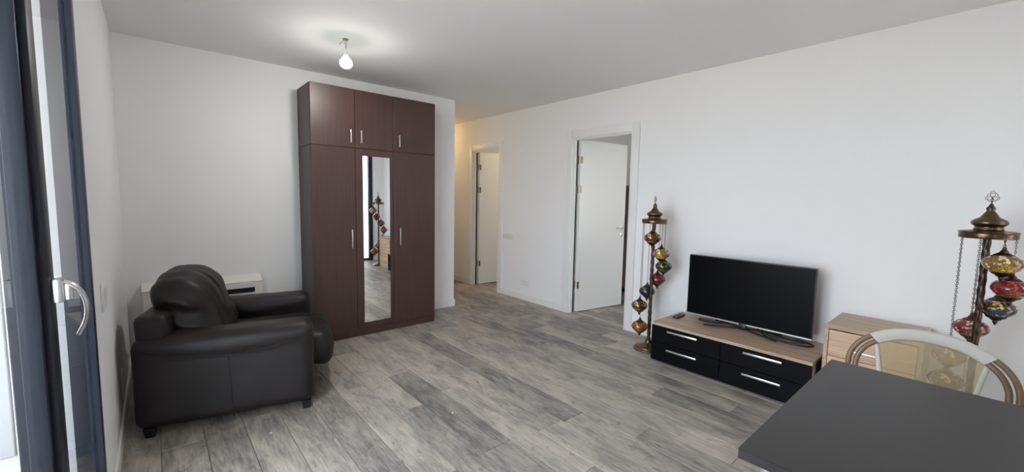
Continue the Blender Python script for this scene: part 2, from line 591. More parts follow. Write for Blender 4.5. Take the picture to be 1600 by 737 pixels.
def plank(x0, x1, y0, y1):
    g = 0.0010
    q = MB()
    q.box(x0 + g, x1 - g, y0 + g, y1 - g, -0.0125, 0.0)
    # small V-groove along the top edges
    top = [e for e in q.bm.edges if all(abs(v.co.z) < 1e-6 for v in e.verts)]
    bmesh.ops.bevel(q.bm, geom=top, offset=0.0022, segments=1, affect='EDGES')
    q.build('plank', 'plank', floor)


PW = 0.19
k = -8
while True:
    x0, x1 = 1.30 + PW * k, 1.30 + PW * (k + 1)
    k += 1
    if x0 >= XRO - 0.02:
        break
    a0, a1 = max(x0, XL), min(x1, XRO - 0.022)
    if a1 - a0 < 0.02:
        continue
    ylim = (YN, 7.0) if a1 > XE + 0.02 else (YN, YB + 0.02)
    y = ylim[0] - rng.uniform(0.0, 1.15)
    while y < ylim[1]:
        y2 = y + 1.22
        c0, c1 = max(y, ylim[0]), min(y2, ylim[1])
        if c1 - c0 > 0.03:
            plank(a0, a1, c0, c1)
        y = y2
for (xa, xb, ya, yb) in ((XRO + 0.004, 6.6, 0.92, 3.92), (XRO + 0.004, 5.8, 4.12, 6.3)):
    x = xa
    while x < min(xb, 5.4):
        y = ya - rng.uniform(0.0, 1.1)
        while y < yb:
            c0, c1 = max(y, ya), min(y + 1.22, yb)
            if c1 - c0 > 0.03:
                plank(x, min(x + PW, xb), c0, c1)
            y += 1.22
        x += PW
# door thresholds
for nm, (ya, yb) in (('trim_1', (R0, R1)), ('trim_2', (L0, L1))):
    b = MB()
    b.box(XRO - 0.022, XRO + 0.004, ya, yb, -0.0125, 0.004, 0.0015)
    struct(b.build(nm, 'threshold'), 'thin pale metal threshold strip in the %s doorway' % ('bedroom' if nm == 'trim_1' else 'hall'))
# baseboards
BH, BT = 0.088, 0.012


def baseboard(name, label, boxes):
    q = MB()
    for bx in boxes:
        q.box(*bx, 0.0, BH, 0.003, 1)
    struct(q.build(name, 'gloss'), label)


CW = 0.085  # door casing width
baseboard('baseboard_left', 'white baseboard under the left wall beside the armchair', [(XL, XL + BT, DY1, YB)])
baseboard('baseboard_back', 'white baseboard along the back wall and its free end', [(XL, 1.066, YB - BT, YB), (2.317, XE + BT, YB - BT, YB), (XE, XE + BT, YB, 7.0)])
baseboard('baseboard_right', 'white baseboard along the right wall', [(XR - BT, XR, YN, R0 - CW), (XR - BT, XR, R1 + CW, L0 - CW), (XR - BT, XR, L1 + CW, 7.0)])
baseboard('baseboard_near', 'white baseboard at the window corner', [(WX1, XR - BT, YN, YN + BT), (XL, WX0, YN, YN + BT)])


def door_set(name, label, y0, y1, leaf_len, leaf_ang, handle):
    """casing on the room side, jambs, leaf hinged on the far (y1) jamb opening away from the room"""
    root = sempty(name, label)
    t = 0.020
    # casing: two uprights and a head, slightly stepped
    for (ya, yb) in ((y0 - CW, y0 + 0.006), (y1 - 0.006, y1 + CW)):
        q = MB()
        q.box(XR - t, XR + 0.001, ya, yb, 0, DH + CW + 0.004, 0.004, 2)
        oy = (ya - 0.002, ya + 0.012) if ya < y0 - 0.03 else (yb - 0.012, yb + 0.002)
        q.box(XR - t - 0.003, XR, oy[0], oy[1], 0, DH + CW + 0.006, 0.003, 2)
        q.build('casing', 'gloss', root, smooth=True)
    q = MB()
    q.box(XR - t + 0.004, XR + 0.001, y0 + 0.006, y1 - 0.006, DH - 0.006, DH + CW, 0.003, 2)
    q.build('casing_head', 'gloss', root, smooth=True)
    # jamb lining with door stop
    for s, yy in ((1, y0), (-1, y1)):
        q = MB()
        ya, yb = sorted((yy, yy + s * 0.012))
        q.box(XR, XRO, ya, yb, 0, DH)
        ya, yb = sorted((yy + s * 0.012, yy + s * 0.026))
        q.box(XR + 0.012, XR + 0.055, ya, yb, 0, DH - 0.012, 0.002, 1)
        q.build('jamb', 'gloss', root)
    q = MB()
    q.box(XR, XRO, y0 + 0.012, y1 - 0.012, DH - 0.012, DH).box(XR + 0.012, XR + 0.055, y0 + 0.02, y1 - 0.02, DH - 0.026, DH - 0.012)
    q.build('jamb_head', 'gloss', root)
    q = MB()
    q.box(XR + 0.0555, XR + 0.084, y1 - 0.018, y1 - 0.0123, 0, DH - 0.014)
    q.build('gasket', 'gasket', root)  # black strip stands in for the shade in the leaf gap
    # leaf
    hx, hy = XRO - 0.012, y1 - 0.026
    rot = (0, 0, math.radians(leaf_ang))
    q = MB()
    q.box(0.006, leaf_len, -0.04, 0.0, 0.010, 2.084, 0.002, 1)
    leaf = q.build('leaf', 'gloss', root, loc=(hx, hy, 0), rot=rot)
    for z in (0.34, 1.503, 1.85):
        q = MB()
        q.lathe([(0, -0.045), (0.0075, -0.045), (0.0075, 0.045), (0, 0.045)], 12, (0, 0, z))
        q.lathe([(0, 0.045), (0.005, 0.045), (0.003, 0.053), (0, 0.055)], 10, (0, 0, z))
        q.box(0.0, 0.032, -0.0455, -0.040, z - 0.042, z + 0.042, 0.001, 1)
        q.box(-0.034, 0.0, -0.006, -0.001, z - 0.042, z + 0.042, 0.001, 1)
        q.build('hinge', 'hinge', root, loc=(hx - 0.001, hy, 0), rot=rot, smooth=True)
    if handle:
        q = MB()
        xh, zh = leaf_len - 0.055, 1.03
        rotx = Matrix.Rotation(math.pi / 2, 4, 'X')
        q.lathe([(0, 0), (0.024, 0), (0.024, 0.006), (0.010, 0.008), (0.009, 0.042), (0, 0.042)], 20, mat=Matrix.Translation((xh, -0.04, zh)) @ rotx)
        q.tube([(xh + 0.008, -0.078, zh), (xh - 0.06, -0.080, zh), (xh - 0.115, -0.074, zh - 0.002)], 0.008, 10)
        q.build('handle', 'steel', leaf, smooth=True)
        q = MB()
        q.lathe([(0, 0), (0.024, 0), (0.024, 0.005), (0.012, 0.007), (0.011, 0.003), (0, 0.003)], 20, mat=Matrix.Translation((xh, -0.04, zh - 0.095)) @ rotx)
        q.build('keyhole_rose', 'steel', leaf, smooth=True)
    return root


door_set('door_1', 'white bedroom door standing open behind its casing, nearer doorway', R0, R1, 0.785, -8.8, True)
door_set('door_2', 'white door standing open in the warm lit hall, farther doorway', L0, L1, 0.655, -2.0, True)

# glass door in the left wall
gd = sempty('door_3', 'anthracite framed glass balcony door with curved silver handle')


def frame_piece(name, *bx, bevel=0.003, mat='frame', parent=None):
    q = MB()
    q.box(*bx, bevel, 2)
    return q.build(name, mat, parent or gd, smooth=True)


JY = 2.215
frame_piece('frame_jamb', XL - 0.075, XL + 0.001, JY, DY1, 0, DZ1)
frame_piece('frame_jamb', XL - 0.075, XL + 0.001, DY0, 0.40, 0, DZ1)
frame_piece('frame_head', XL - 0.075, XL + 0.001, 0.40, JY, DZ1 - 0.07, DZ1)
frame_piece('frame_sill', XL - 0.075, XL + 0.001, 0.40, JY, 0, 0.05)
frame_piece('added_reveal_lining', XL - 0.222, XL - 0.0755, JY + 0.030, DY1 - 0.0005, 0, DZ1, mat='reveal')  # added lining, its grey tones down the overlit reveal
# fixed far pane
q = MB(); q.box(-0.2190, -0.2105, 1.3625, JY, 0.05, DZ1 - 0.07); q.build('pane', 'glass', gd)
# near leaf, its meeting stile carries the handle
q = MB()
q.box(-0.240, -0.177, 1.296, 1.362, 0.055, DZ1 - 0.075, 0.005, 2)
q.box(-0.222, -0.190, 1.276, 1.2955, 0.055, DZ1 - 0.075, 0.003, 2)
stile = q.build('leaf_stile', 'frame', gd, smooth=True)
frame_piece('leaf_stile', -0.240, -0.177, 0.405, 0.48, 0.055, DZ1 - 0.075)
frame_piece('leaf_rail', -0.240, -0.177, 0.48, 1.276, 0.055, 0.14)
frame_piece('leaf_rail', -0.240, -0.177, 0.48, 1.276, DZ1 - 0.155, DZ1 - 0.075)
q = MB(); q.box(-0.2115, -0.2035, 0.48, 1.276, 0.14, DZ1 - 0.155); q.build('pane', 'glass', gd)
q = MB()
q.box(-0.178, -0.158, 1.312, 1.346, 1.134, 1.186, 0.003, 2)
hb = q.build('handle', 'steel', gd, smooth=True)
q = MB()
q.tube(smooth_path([(-0.160, 1.329, 1.178), (-0.146, 1.329, 1.170), (-0.132, 1.329, 1.148), (-0.126, 1.329, 1.118), (-0.130, 1.329, 1.085), (-0.142, 1.329, 1.056)], 6), 0.006, 12, flat=(0.015, 0.0045))
q.box(-0.158, -0.146, 1.316, 1.342, 1.138, 1.174, 0.003, 2)
q.build('lever', 'steel', hb, smooth=True)

# tall window in the near wall (behind the viewer, seen in the wardrobe mirror)
wn = sempty('window_1', 'tall anthracite window seen in the wardrobe mirror')
for (x0, x1) in ((WX0, WX0 + 0.07), (WX1 - 0.08, WX1)):
    frame_piece('window_frame', x0, x1, YN - 0.09, YN - 0.01, 0.05, WZ1 - 0.07, parent=wn)
frame_piece('window_frame', WX0, WX1, YN - 0.09, YN - 0.01, WZ1 - 0.07, WZ1, parent=wn)
frame_piece('window_frame', WX0, WX1, YN - 0.09, YN - 0.01, 0.0, 0.05, parent=wn)
for (x0, x1) in ((WX0 + 0.07, WX1 - 0.08),):
    q = MB(); q.box(x0, x1, YN - 0.055, YN - 0.047, 0.05, WZ1 - 0.07); q.build('pane', 'glass', wn)
# bedroom window
wb = sempty('window_2', 'white framed bedroom window')
for bx in ((4.5, 4.56, 0.78, 0.84, 0.70, 2.2), (5.84, 5.9, 0.78, 0.84, 0.70, 2.2), (4.56, 5.84, 0.78, 0.84, 0.70, 0.76), (4.56, 5.84, 0.78, 0.84, 2.14, 2.2)):
    frame_piece('window_frame', *bx, mat='gloss', parent=wb)
q = MB(); q.box(4.56, 5.84, 0.80, 0.808, 0.76, 2.14); q.build('pane', 'glass', wb)

# outside: balcony slab, end screen of the balcony, ground far below
q = MB()
q.box(-1.9, XL - 0.225, -2.6, 4.0, -0.2, -0.03).box(XL - 0.225, 4.2, -2.6, YN - 0.205, -0.2, -0.03)
struct(q.build('balcony_exterior', 'tile'), 'pale balcony slab outside the glass')
q = MB()
q.box(-1.9, XL - 0.225, -2.3, 4.0, 2.78, 2.98).box(XL - 0.225, 4.2, -2.5, YN - 0.205, 2.78, 2.98)
struct(q.build('ceiling_added_overhang', 'facade'), 'added unseen overhang shading the windows')  # overhang out of view, added to cut steep sky light at the glazing
q = MB()
q.box(-0.6, 9.0, -3.6, -3.4, -3.2, 8.0)
struct(q.build('wall_exterior', 'neighbour'), 'added unseen facade dimming the near window')  # wall out of view, added to weaken daylight through the near window
scr = sempty('wall_exterior', 'pale ribbed balcony end wall outside the glass door')
q = MB()
q.box(-1.9, XL - 0.23, 3.3, 3.4, -0.03, 2.75)
q.build('backing', 'screenwall', scr)
x = -1.88
while x < XL - 0.30:
    q = MB(); q.box(x, x + 0.055, 3.27, 3.30, -0.03, 2.75, 0.004, 1); q.build('panel', 'screenwall', scr); x += 0.11
q = MB()
q.box(-80, 80, -80, 80, -3.4, -3.2)
struct(q.build('ground_exterior', 'ground'), 'pale ground far below outside')

# ------------------------------------------------------------------ wardrobe
W0, W1, YF, ZT, ZS = 1.067, 2.315, 3.962, 2.364, 1.824
wd = thing('wardrobe', 'tall dark brown three door wardrobe with top cupboards and central mirror', 'wardrobe', ((W0 + W1) / 2, (YF + YB) / 2, 0))
ox, oy = (W0 + W1) / 2, (YF + YB) / 2


def wbox(name, mat, x0, x1, y0, y1, z0, z1, bevel=0.0015, parent=None, lab=None):
    q = MB()
    q.box(x0 - ox, x1 - ox, y0 - oy, y1 - oy, z0, z1, bevel, 1)
    o = q.build(name, mat, parent or wd)
    if lab:
        o['label'] = lab
    return o


yb_ = YB - 0.016
for (z0, z1) in ((0, ZS - 0.002), (ZS + 0.001, ZT)):
    wbox('side_panel', 'wenge_side', W0, W0 + 0.018, YF + 0.020, yb_, z0, z1)
    wbox('side_panel', 'wenge_side', W1 - 0.018, W1, YF + 0.020, yb_, z0, z1)
wbox('top_panel', 'wenge', W0 + 0.018, W1 - 0.018, YF + 0.020, yb_, ZT - 0.018, ZT)
wbox('shelf', 'wenge', W0 + 0.018, W1 - 0.018, YF + 0.022, yb_, ZS - 0.02, ZS + 0.016)
wbox('back_panel', 'wenge', W0 + 0.018, W1 - 0.018, yb_ - 0.005, yb_, 0.07, ZT - 0.02)
wbox('plinth', 'wenge', W0 + 0.002, W1 - 0.004, YF + 0.004, YF + 0.0195, 0, 0.072)
xs = (W0, 1.457, 1.835, W1)
g = 0.0018
for i in range(3):
    x0, x1 = xs[i] + g, xs[i + 1] - g
    d = wbox('door', 'wenge', x0, x1, YF, YF + 0.018, ZS + g, ZT - 0.001)
    hx = (1.414, 1.511, 1.897)[i]
    q = MB(); hz = 1.93
    q.box(hx - ox - 0.006, hx - ox + 0.006, YF - oy - 0.026, YF - oy - 0.018, hz - 0.060, hz + 0.060, 0.003, 2)
    for zz in (-0.045, 0.045):
        q.box(hx - ox - 0.004, hx - ox + 0.004, YF - oy - 0.019, YF - oy, hz + zz - 0.004, hz + zz + 0.004)
    q.build('handle', 'steel', d, smooth=True)['label'] = 'slim silver bar handle'
    d = wbox('door', 'wenge', x0, x1, YF, YF + 0.018, 0.074, ZS - g)
    if i != 1:
        hx = (1.412, None, 1.901)[i]
        hz = 0.968
        q = MB()
        q.box(hx - ox - 0.006, hx - ox + 0.006, YF - oy - 0.026, YF - oy - 0.018, hz - 0.090, hz + 0.090, 0.003, 2)
        for zz in (-0.07, 0.07):
            q.box(hx - ox - 0.004, hx - ox + 0.004, YF - oy - 0.019, YF - oy, hz + zz - 0.004, hz + zz + 0.004)
        q.build('handle', 'steel', d, smooth=True)['label'] = 'long silver bar handle'
    else:
        wbox('mirror', 'mirror', 1.525, 1.797, YF - 0.004, YF - 0.0005, 0.130, 1.757, 0.0015, d, 'tall narrow mirror')

# ------------------------------------------------------------------ armchair (local: x forward, y across)
ac = thing('armchair', 'dark brown leather armchair with fat rolled arms by the left wall', 'armchair', (-0.083, 2.96, 0), math.radians(-13.7))


def wr(p, amp, f, seed=0.0):
    n = noise.noise_vector(Vector((p.x * f + seed, p.y * f, p.z * f)))
    return n * amp


def seam_z(s):
    t = (s + 0.066) / 0.906
    return 0.516 + (-0.255 * t + 0.245 * t * t) * 1.28 if t < 1.05 else 0.5


def arm_fn(side, cy):
    def fn(p):
        q = p.copy()
        # the padded top swells outwards above the seam and crowns slightly
        k = max(0.0, min(1.0, (q.z - seam_z(q.x)) / 0.03))
        k = k * k * (3 - 2 * k)
        dy = q.y - cy
        q.y = cy + dy * (1 + 0.10 * k)
        q.z += 0.012 * k * math.cos(max(-1.5, min(1.5, dy / 0.09))) if q.z > 0.5 else 0
        return q + wr(q, 0.004, 7, side * 5.0)
    return fn


arms = []
for side, (w0, w1) in ((0, (0.0, 0.215)), (1, (0.845, 1.06))):
    cy = (w0 + w1) / 2
    q = MB()
    q.soft(-0.066, 0.84, w0, w1, 0.045, 0.562, 0.062, 22, arm_fn(side, cy))
    a_ = q.build('armrest', 'leather', ac, smooth='all')
    arms.append(a_)
    yo = w0 - 0.0005 if side == 0 else w1 + 0.0005
    q = MB()
    pts = [(-0.05 + 0.885 * i / 24, yo - (0.004 if side == 0 else -0.004), seam_z(-0.05 + 0.885 * i / 24) + 0.004) for i in range(25)]
    q.tube(pts, 0.0035, 6)
    q.tube([(0.385 + 0.016 * i / 6, yo, 0.43 - (0.43 - 0.055) * i / 6) for i in range(7)], 0.0028, 6)
    q.build('seam', 'leather', a_, smooth='all')['label'] = 'raised leather seam on the arm side'
q = MB()
q.soft(0.02, 0.83, 0.20, 0.86, 0.05, 0.30, 0.03, 8, lambda p: p + wr(p, 0.003, 8))
q.build('base', 'leather', ac, smooth='all')


def back_fn(p):
    q = p.copy()
    q.x -= 0.05 * max(0.0, (q.z - 0.25))
    return q + wr(q, 0.004, 7)


q = MB()
q.soft(-0.030, 0.12, 0.03, 1.03, 0.06, 0.690, 0.040, 16, back_fn)
q.build('backrest', 'leather', ac, smooth='all')


def cushion_fn(p):
    q = p.copy()
    cx, cy, cz = 0.15, 0.53, 0.62
    dx, dy, dz = q.x - cx, q.y - cy, q.z - cz
    # lean back, crown in the middle, gathered folds over the top
    q.x += -0.36 * dz
    crown = math.cos(min(1.5, abs(dy) / 0.36 * 1.3))
    if dz > 0:
        q.z += 0.075 * crown * min(1, dz / 0.2)
    q.x += 0.03 * crown * (1 if dx > 0 else -0.3) * (1 - min(1, abs(dz) / 0.3) ** 2)
    fold = math.sin(dy * 46 + dz * 11 + 2.0 * noise.noise(Vector((dy * 6, dz * 6, 3.1))))
    q += Vector((0.35, 0, 1)).normalized() * 0.007 * fold * max(0, min(1, (dz + 0.05) / 0.2))
    side = max(0, (abs(dy) - 0.24) / 0.1)
    q.y += 0.010 * side * math.sin(dz * 40 + dx * 18)
    return q + wr(q, 0.010, 5.5, 2.7) + wr(q, 0.006, 13, 1.7)


q = MB()
q.soft(0.010, 0.285, 0.175, 0.885, 0.38, 0.815, 0.120, 30, cushion_fn)
q.build('back_cushion', 'leather', ac, smooth='all')


def seat_fn(p):
    q = p.copy()
    dy = q.y - 0.53
    crown = math.cos(min(1.5, abs(dy) / 0.33 * 1.25))
    if q.z > 0.34:
        q.z += 0.016 * crown
    if q.x > 0.8:
        q.x += 0.018 * crown
        q.z -= 0.16 * (q.x - 0.8)
    return q + wr(q, 0.010, 7, 4.2) + wr(q, 0.004, 18, 9.0)


q = MB()
q.soft(0.16, 0.960, 0.205, 0.855, 0.195, 0.432, 0.090, 26, seat_fn)
q.build('seat_cushion', 'leather', ac, smooth='all')
for (x, y) in ((0.0, 0.05), (0.79, 0.05), (0.0, 1.01), (0.79, 1.01)):
    q = MB()
    q.poly([(x - .028, y - .028, .055), (x + .028, y - .028, .055), (x + .028, y + .028, .055), (x - .028, y + .028, .055),
            (x - .020, y - .020, 0), (x + .020, y - .020, 0), (x + .020, y + .020, 0), (x - .020, y + .020, 0)],
           [(0, 1, 2, 3), (4, 7, 6, 5), (0, 4, 5, 1), (1, 5, 6, 2), (2, 6, 7, 3), (3, 7, 4, 0)])
    q.build('foot', 'foot', ac)

# ------------------------------------------------------------------ air conditioner console behind the armchair
cu = thing('air_conditioner', 'low white air conditioner on the back wall behind the armchair', 'air conditioner', (0.305, YB, 0))
q = MB()
q.box(-0.41, 0.41, -0.13, -0.004, 0.09, 0.60, 0.008, 3)
q.build('body', 'plastic_warm', cu, smooth=True)
q = MB()
q.poly([(-0.41, -0.135, 0.60), (0.41, -0.135, 0.60), (0.41, -0.004, 0.648), (-0.41, -0.004, 0.648), (-0.41, -0.004, 0.601), (0.41, -0.004, 0.601)],
       [(0, 1, 2, 3), (0, 4, 5, 1), (0, 3, 4), (1, 5, 2), (2, 5, 4, 3)])
q.build('top_cover', 'plastic_warm', cu)
q = MB(); q.box(-0.345, 0.345, -0.1335, -0.1295, 0.505, 0.553); q.build('outlet_slot', 'slot', cu)
q = MB()
q.box(-0.345, 0.345, -0.142, -0.1345, 0.548, 0.590, 0.002, 1)
q.build('flap', 'plastic', cu)
q = MB()
for z in (0.14, 0.18, 0.22, 0.26):
    q.box(-0.34, 0.34, -0.1325, -0.129, z, z + 0.012)
q.build('intake_grille', 'slot', cu)

# ------------------------------------------------------------------ low media cabinet
SX, SY0, SY1, SZ = 3.232, 0.684, 1.848, 0.338
tv_y = (SY0 + SY1) / 2
ts = thing('tv_stand', 'low oak and black tv stand with four handled drawers', 'tv stand', (3.5, tv_y, 0))


def tsb(name, mat, x0, x1, y0, y1, z0, z1, bevel=0.0015, parent=None):
    q = MB()
    q.box(x0 - 3.5, x1 - 3.5, y0 - tv_y, y1 - tv_y, z0, z1, bevel, 1)
    return q.build(name, mat, parent or ts)


tsb('top', 'oak_y', SX, 3.756, SY0, SY1, SZ - 0.022, SZ, 0.002)
tsb('side_panel', 'brown', SX + 0.10, 3.75, SY0 + 0.003, SY0 + 0.020, 0.012, SZ - 0.0225)
tsb('side_edge', 'oak_x', SX + 0.019, SX + 0.0995, SY0 + 0.001, SY0 + 0.020, 0.012, SZ - 0.0225)
tsb('side_panel', 'brown', SX + 0.019, 3.75, SY1 - 0.020, SY1 - 0.002, 0.012, SZ - 0.0225)
tsb('divider', 'brown', SX + 0.02, 3.74, 1.262, 1.278, 0.03, SZ - 0.0225)
tsb('bottom', 'brown', SX + 0.019, 3.75, SY0 + 0.0205, SY1 - 0.0205, 0.012, 0.028)
tsb('back_panel', 'brown', 3.742, 3.75, SY0 + 0.0205, SY1 - 0.0205, 0.0285, SZ - 0.0225)
tsb('foot_rail', 'foot', SX + 0.05, 3.70, SY0 + 0.05, SY1 - 0.05, 0.0, 0.0118)
for (y0, y1, hy0, hy1) in ((SY0 + 0.002, 1.2685, 0.853, 1.103), (1.2715, SY1 - 0.001, 1.442, 1.696)):
    for (z0, z1, hz) in ((0.010, 0.170, 0.128), (0.173, SZ - 0.024, 0.288)):
        d = tsb('drawer', 'blackfront', SX, SX + 0.018, y0, y1, z0, z1)
        q = MB()
        hx_ = SX - 3.5
        q.box(hx_ - 0.026, hx_ - 0.016, hy0 - tv_y, hy1 - tv_y, hz - 0.008, hz + 0.008, 0.003, 2)
        for yy in (hy0 + 0.03, hy1 - 0.03):
            q.box(hx_ - 0.017, hx_, yy - tv_y - 0.004, yy - tv_y + 0.004, hz - 0.004, hz + 0.004)
        q.build('handle', 'steel', d, smooth=True)['label'] = 'brushed silver bar handle'

# ------------------------------------------------------------------ television
TX = 3.575
tv = thing('television', 'thin black flat screen television on crossed legs on the tv stand', 'television', (TX, 1.245, SZ))
TW, TB, TT = 0.468, 0.056, 0.580
q = MB(); q.box(0.0, 0.028, -TW, TW, TB, TT, 0.004, 2); q.box(0.028, 0.05, -0.30, 0.30, TB + 0.05, TB + 0.33, 0.008, 2)
tvb = q.build('housing', 'black', tv, smooth=True)
q = MB(); q.box(-0.0012, 0.001, -TW + 0.007, TW - 0.007, TB + 0.013, TT - 0.007); q.build('screen', 'screen', tv)
q = MB(); q.box(-0.003, 0.004, -TW, TW, TB - 0.003, TB + 0.006, 0.001, 1); q.build('lower_trim', 'steel', tv)
q = MB(); q.box(-0.006, 0.030, -0.028, 0.028, 0.012, TB + 0.01, 0.004, 2); q.build('neck', 'black', tv, smooth=True)
for (tx, ty) in ((-0.100, 0.268), (-0.092, -0.270), (0.115, 0.25), (0.115, -0.25)):
    q = MB()
    q.tube(smooth_path([(0.008, 0, 0.026), (tx * 0.45, ty * 0.4, 0.020), (tx, ty, 0.0125)], 6), 0.008, 10, flat=(0.0115, 0.0065))
    q.build('leg', 'black', tv, smooth=True)

cb_ = MB()
cz = SZ + 0.0085
cb_.tube(smooth_path([(3.60, 1.36, cz + 0.03), (3.62, 1.42, cz + 0.012), (3.605, 1.50, cz), (3.59, 1.575, cz), (3.61, 1.615, cz), (3.645, 1.60, cz), (3.66, 1.50, cz), (3.69, 1.42, cz)], 8), 0.006, 8)
cb_.tube(smooth_path([(3.63, 1.17, cz + 0.05), (3.60, 1.12, cz + 0.02), (3.56, 1.06, cz), (3.535, 0.96, cz), (3.53, 0.86, cz), (3.555, 0.79, cz), (3.61, 0.77, cz), (3.645, 0.82, cz), (3.64, 0.92, cz), (3.66, 1.02, cz), (3.70, 1.08, cz)], 8), 0.0065, 8)
cb_.tube(smooth_path([(3.63, 1.14, cz + 0.05), (3.585, 1.07, cz + 0.014), (3.565, 0.98, cz + 0.009), (3.56, 0.89, cz + 0.009), (3.585, 0.82, cz + 0.011), (3.625, 0.83, cz + 0.011), (3.66, 0.90, cz + 0.004)], 8), 0.006, 8)
cb_.bm.transform(Matrix.Translation((-TX, -1.245, -SZ)))
cb_.build('power_cable', 'black', tv, smooth=True)['label'] = 'black cable coiled on the stand top'

rc = thing('remote_control', 'black remote control lying on the left end of the tv stand', 'remote control', (3.560, 1.772, SZ), math.radians(4))
q = MB(); q.box(-0.088, 0.088, -0.023, 0.023, 0.001, 0.018, 0.006, 2); q.build('body', 'black', rc, smooth=True)
q = MB()
for i in range(5):
    for j in (-1, 0, 1):
        q.box(-0.06 + i * 0.022, -0.05 + i * 0.022, j * 0.013 - 0.004, j * 0.013 + 0.004, 0.0175, 0.0195)
o = q.build('button_pad', plain('grey_rubber', (0.08, 0.08, 0.085), 0.6), rc)

# ------------------------------------------------------------------ oak drawer cabinet beside the tv stand
cx0, cx1, cy0, cy1, czt = 3.285, 3.755, 0.185, 0.648, 0.600
cn = thing('drawer_cabinet', 'small light oak drawer cabinet between the tv stand and the cane chair', 'cabinet', ((cx0 + cx1) / 2, (cy0 + cy1) / 2, 0))
mx_, my_ = (cx0 + cx1) / 2, (cy0 + cy1) / 2


def cnb(name, mat, x0, x1, y0, y1, z0, z1, bevel=0.0015, parent=None):
    q = MB()
    q.box(x0 - mx_, x1 - mx_, y0 - my_, y1 - my_, z0, z1, bevel, 1)
    return q.build(name, mat, parent or cn)


cnb('top', 'oak_y', cx0, cx1, cy0, cy1, czt - 0.022, czt)
cnb('side_panel', 'oak_x', cx0, cx1, cy1 - 0.022, cy1, 0, czt - 0.0225)
cnb('side_panel', 'oak_x', cx0, cx1, cy0, cy0 + 0.022, 0, czt - 0.0225)
cnb('back_panel', 'brown', cx1 - 0.008, cx1 - 0.001, cy0 + 0.0225, cy1 - 0.0225, 0.02, czt - 0.023)
cnb('plinth', 'oak_y', cx0 + 0.012, cx0 + 0.028, cy0 + 0.0225, cy1 - 0.0225, 0, 0.06)
zz0 = 0.064
dh = (czt - 0.026 - zz0) / 3
for i in range(3):
    d = cnb('drawer', 'oak_warm', cx0 + 0.003, cx0 + 0.020, cy0 + 0.0245, cy1 - 0.0245, zz0 + i * dh, zz0 + (i + 1) * dh - 0.004)
    hz = zz0 + i * dh + dh * 0.34
    q = MB()
    hx_ = cx0 + 0.003 - mx_
    q.box(hx_ - 0.024, hx_ - 0.015, -0.075, 0.075, hz - 0.005, hz + 0.005, 0.002, 2)
    for yy in (-0.055, 0.055):
        q.box(hx_ - 0.016, hx_, yy - 0.004, yy + 0.004, hz - 0.004, hz + 0.004)
    q.build('handle', 'steel', d, smooth=True)

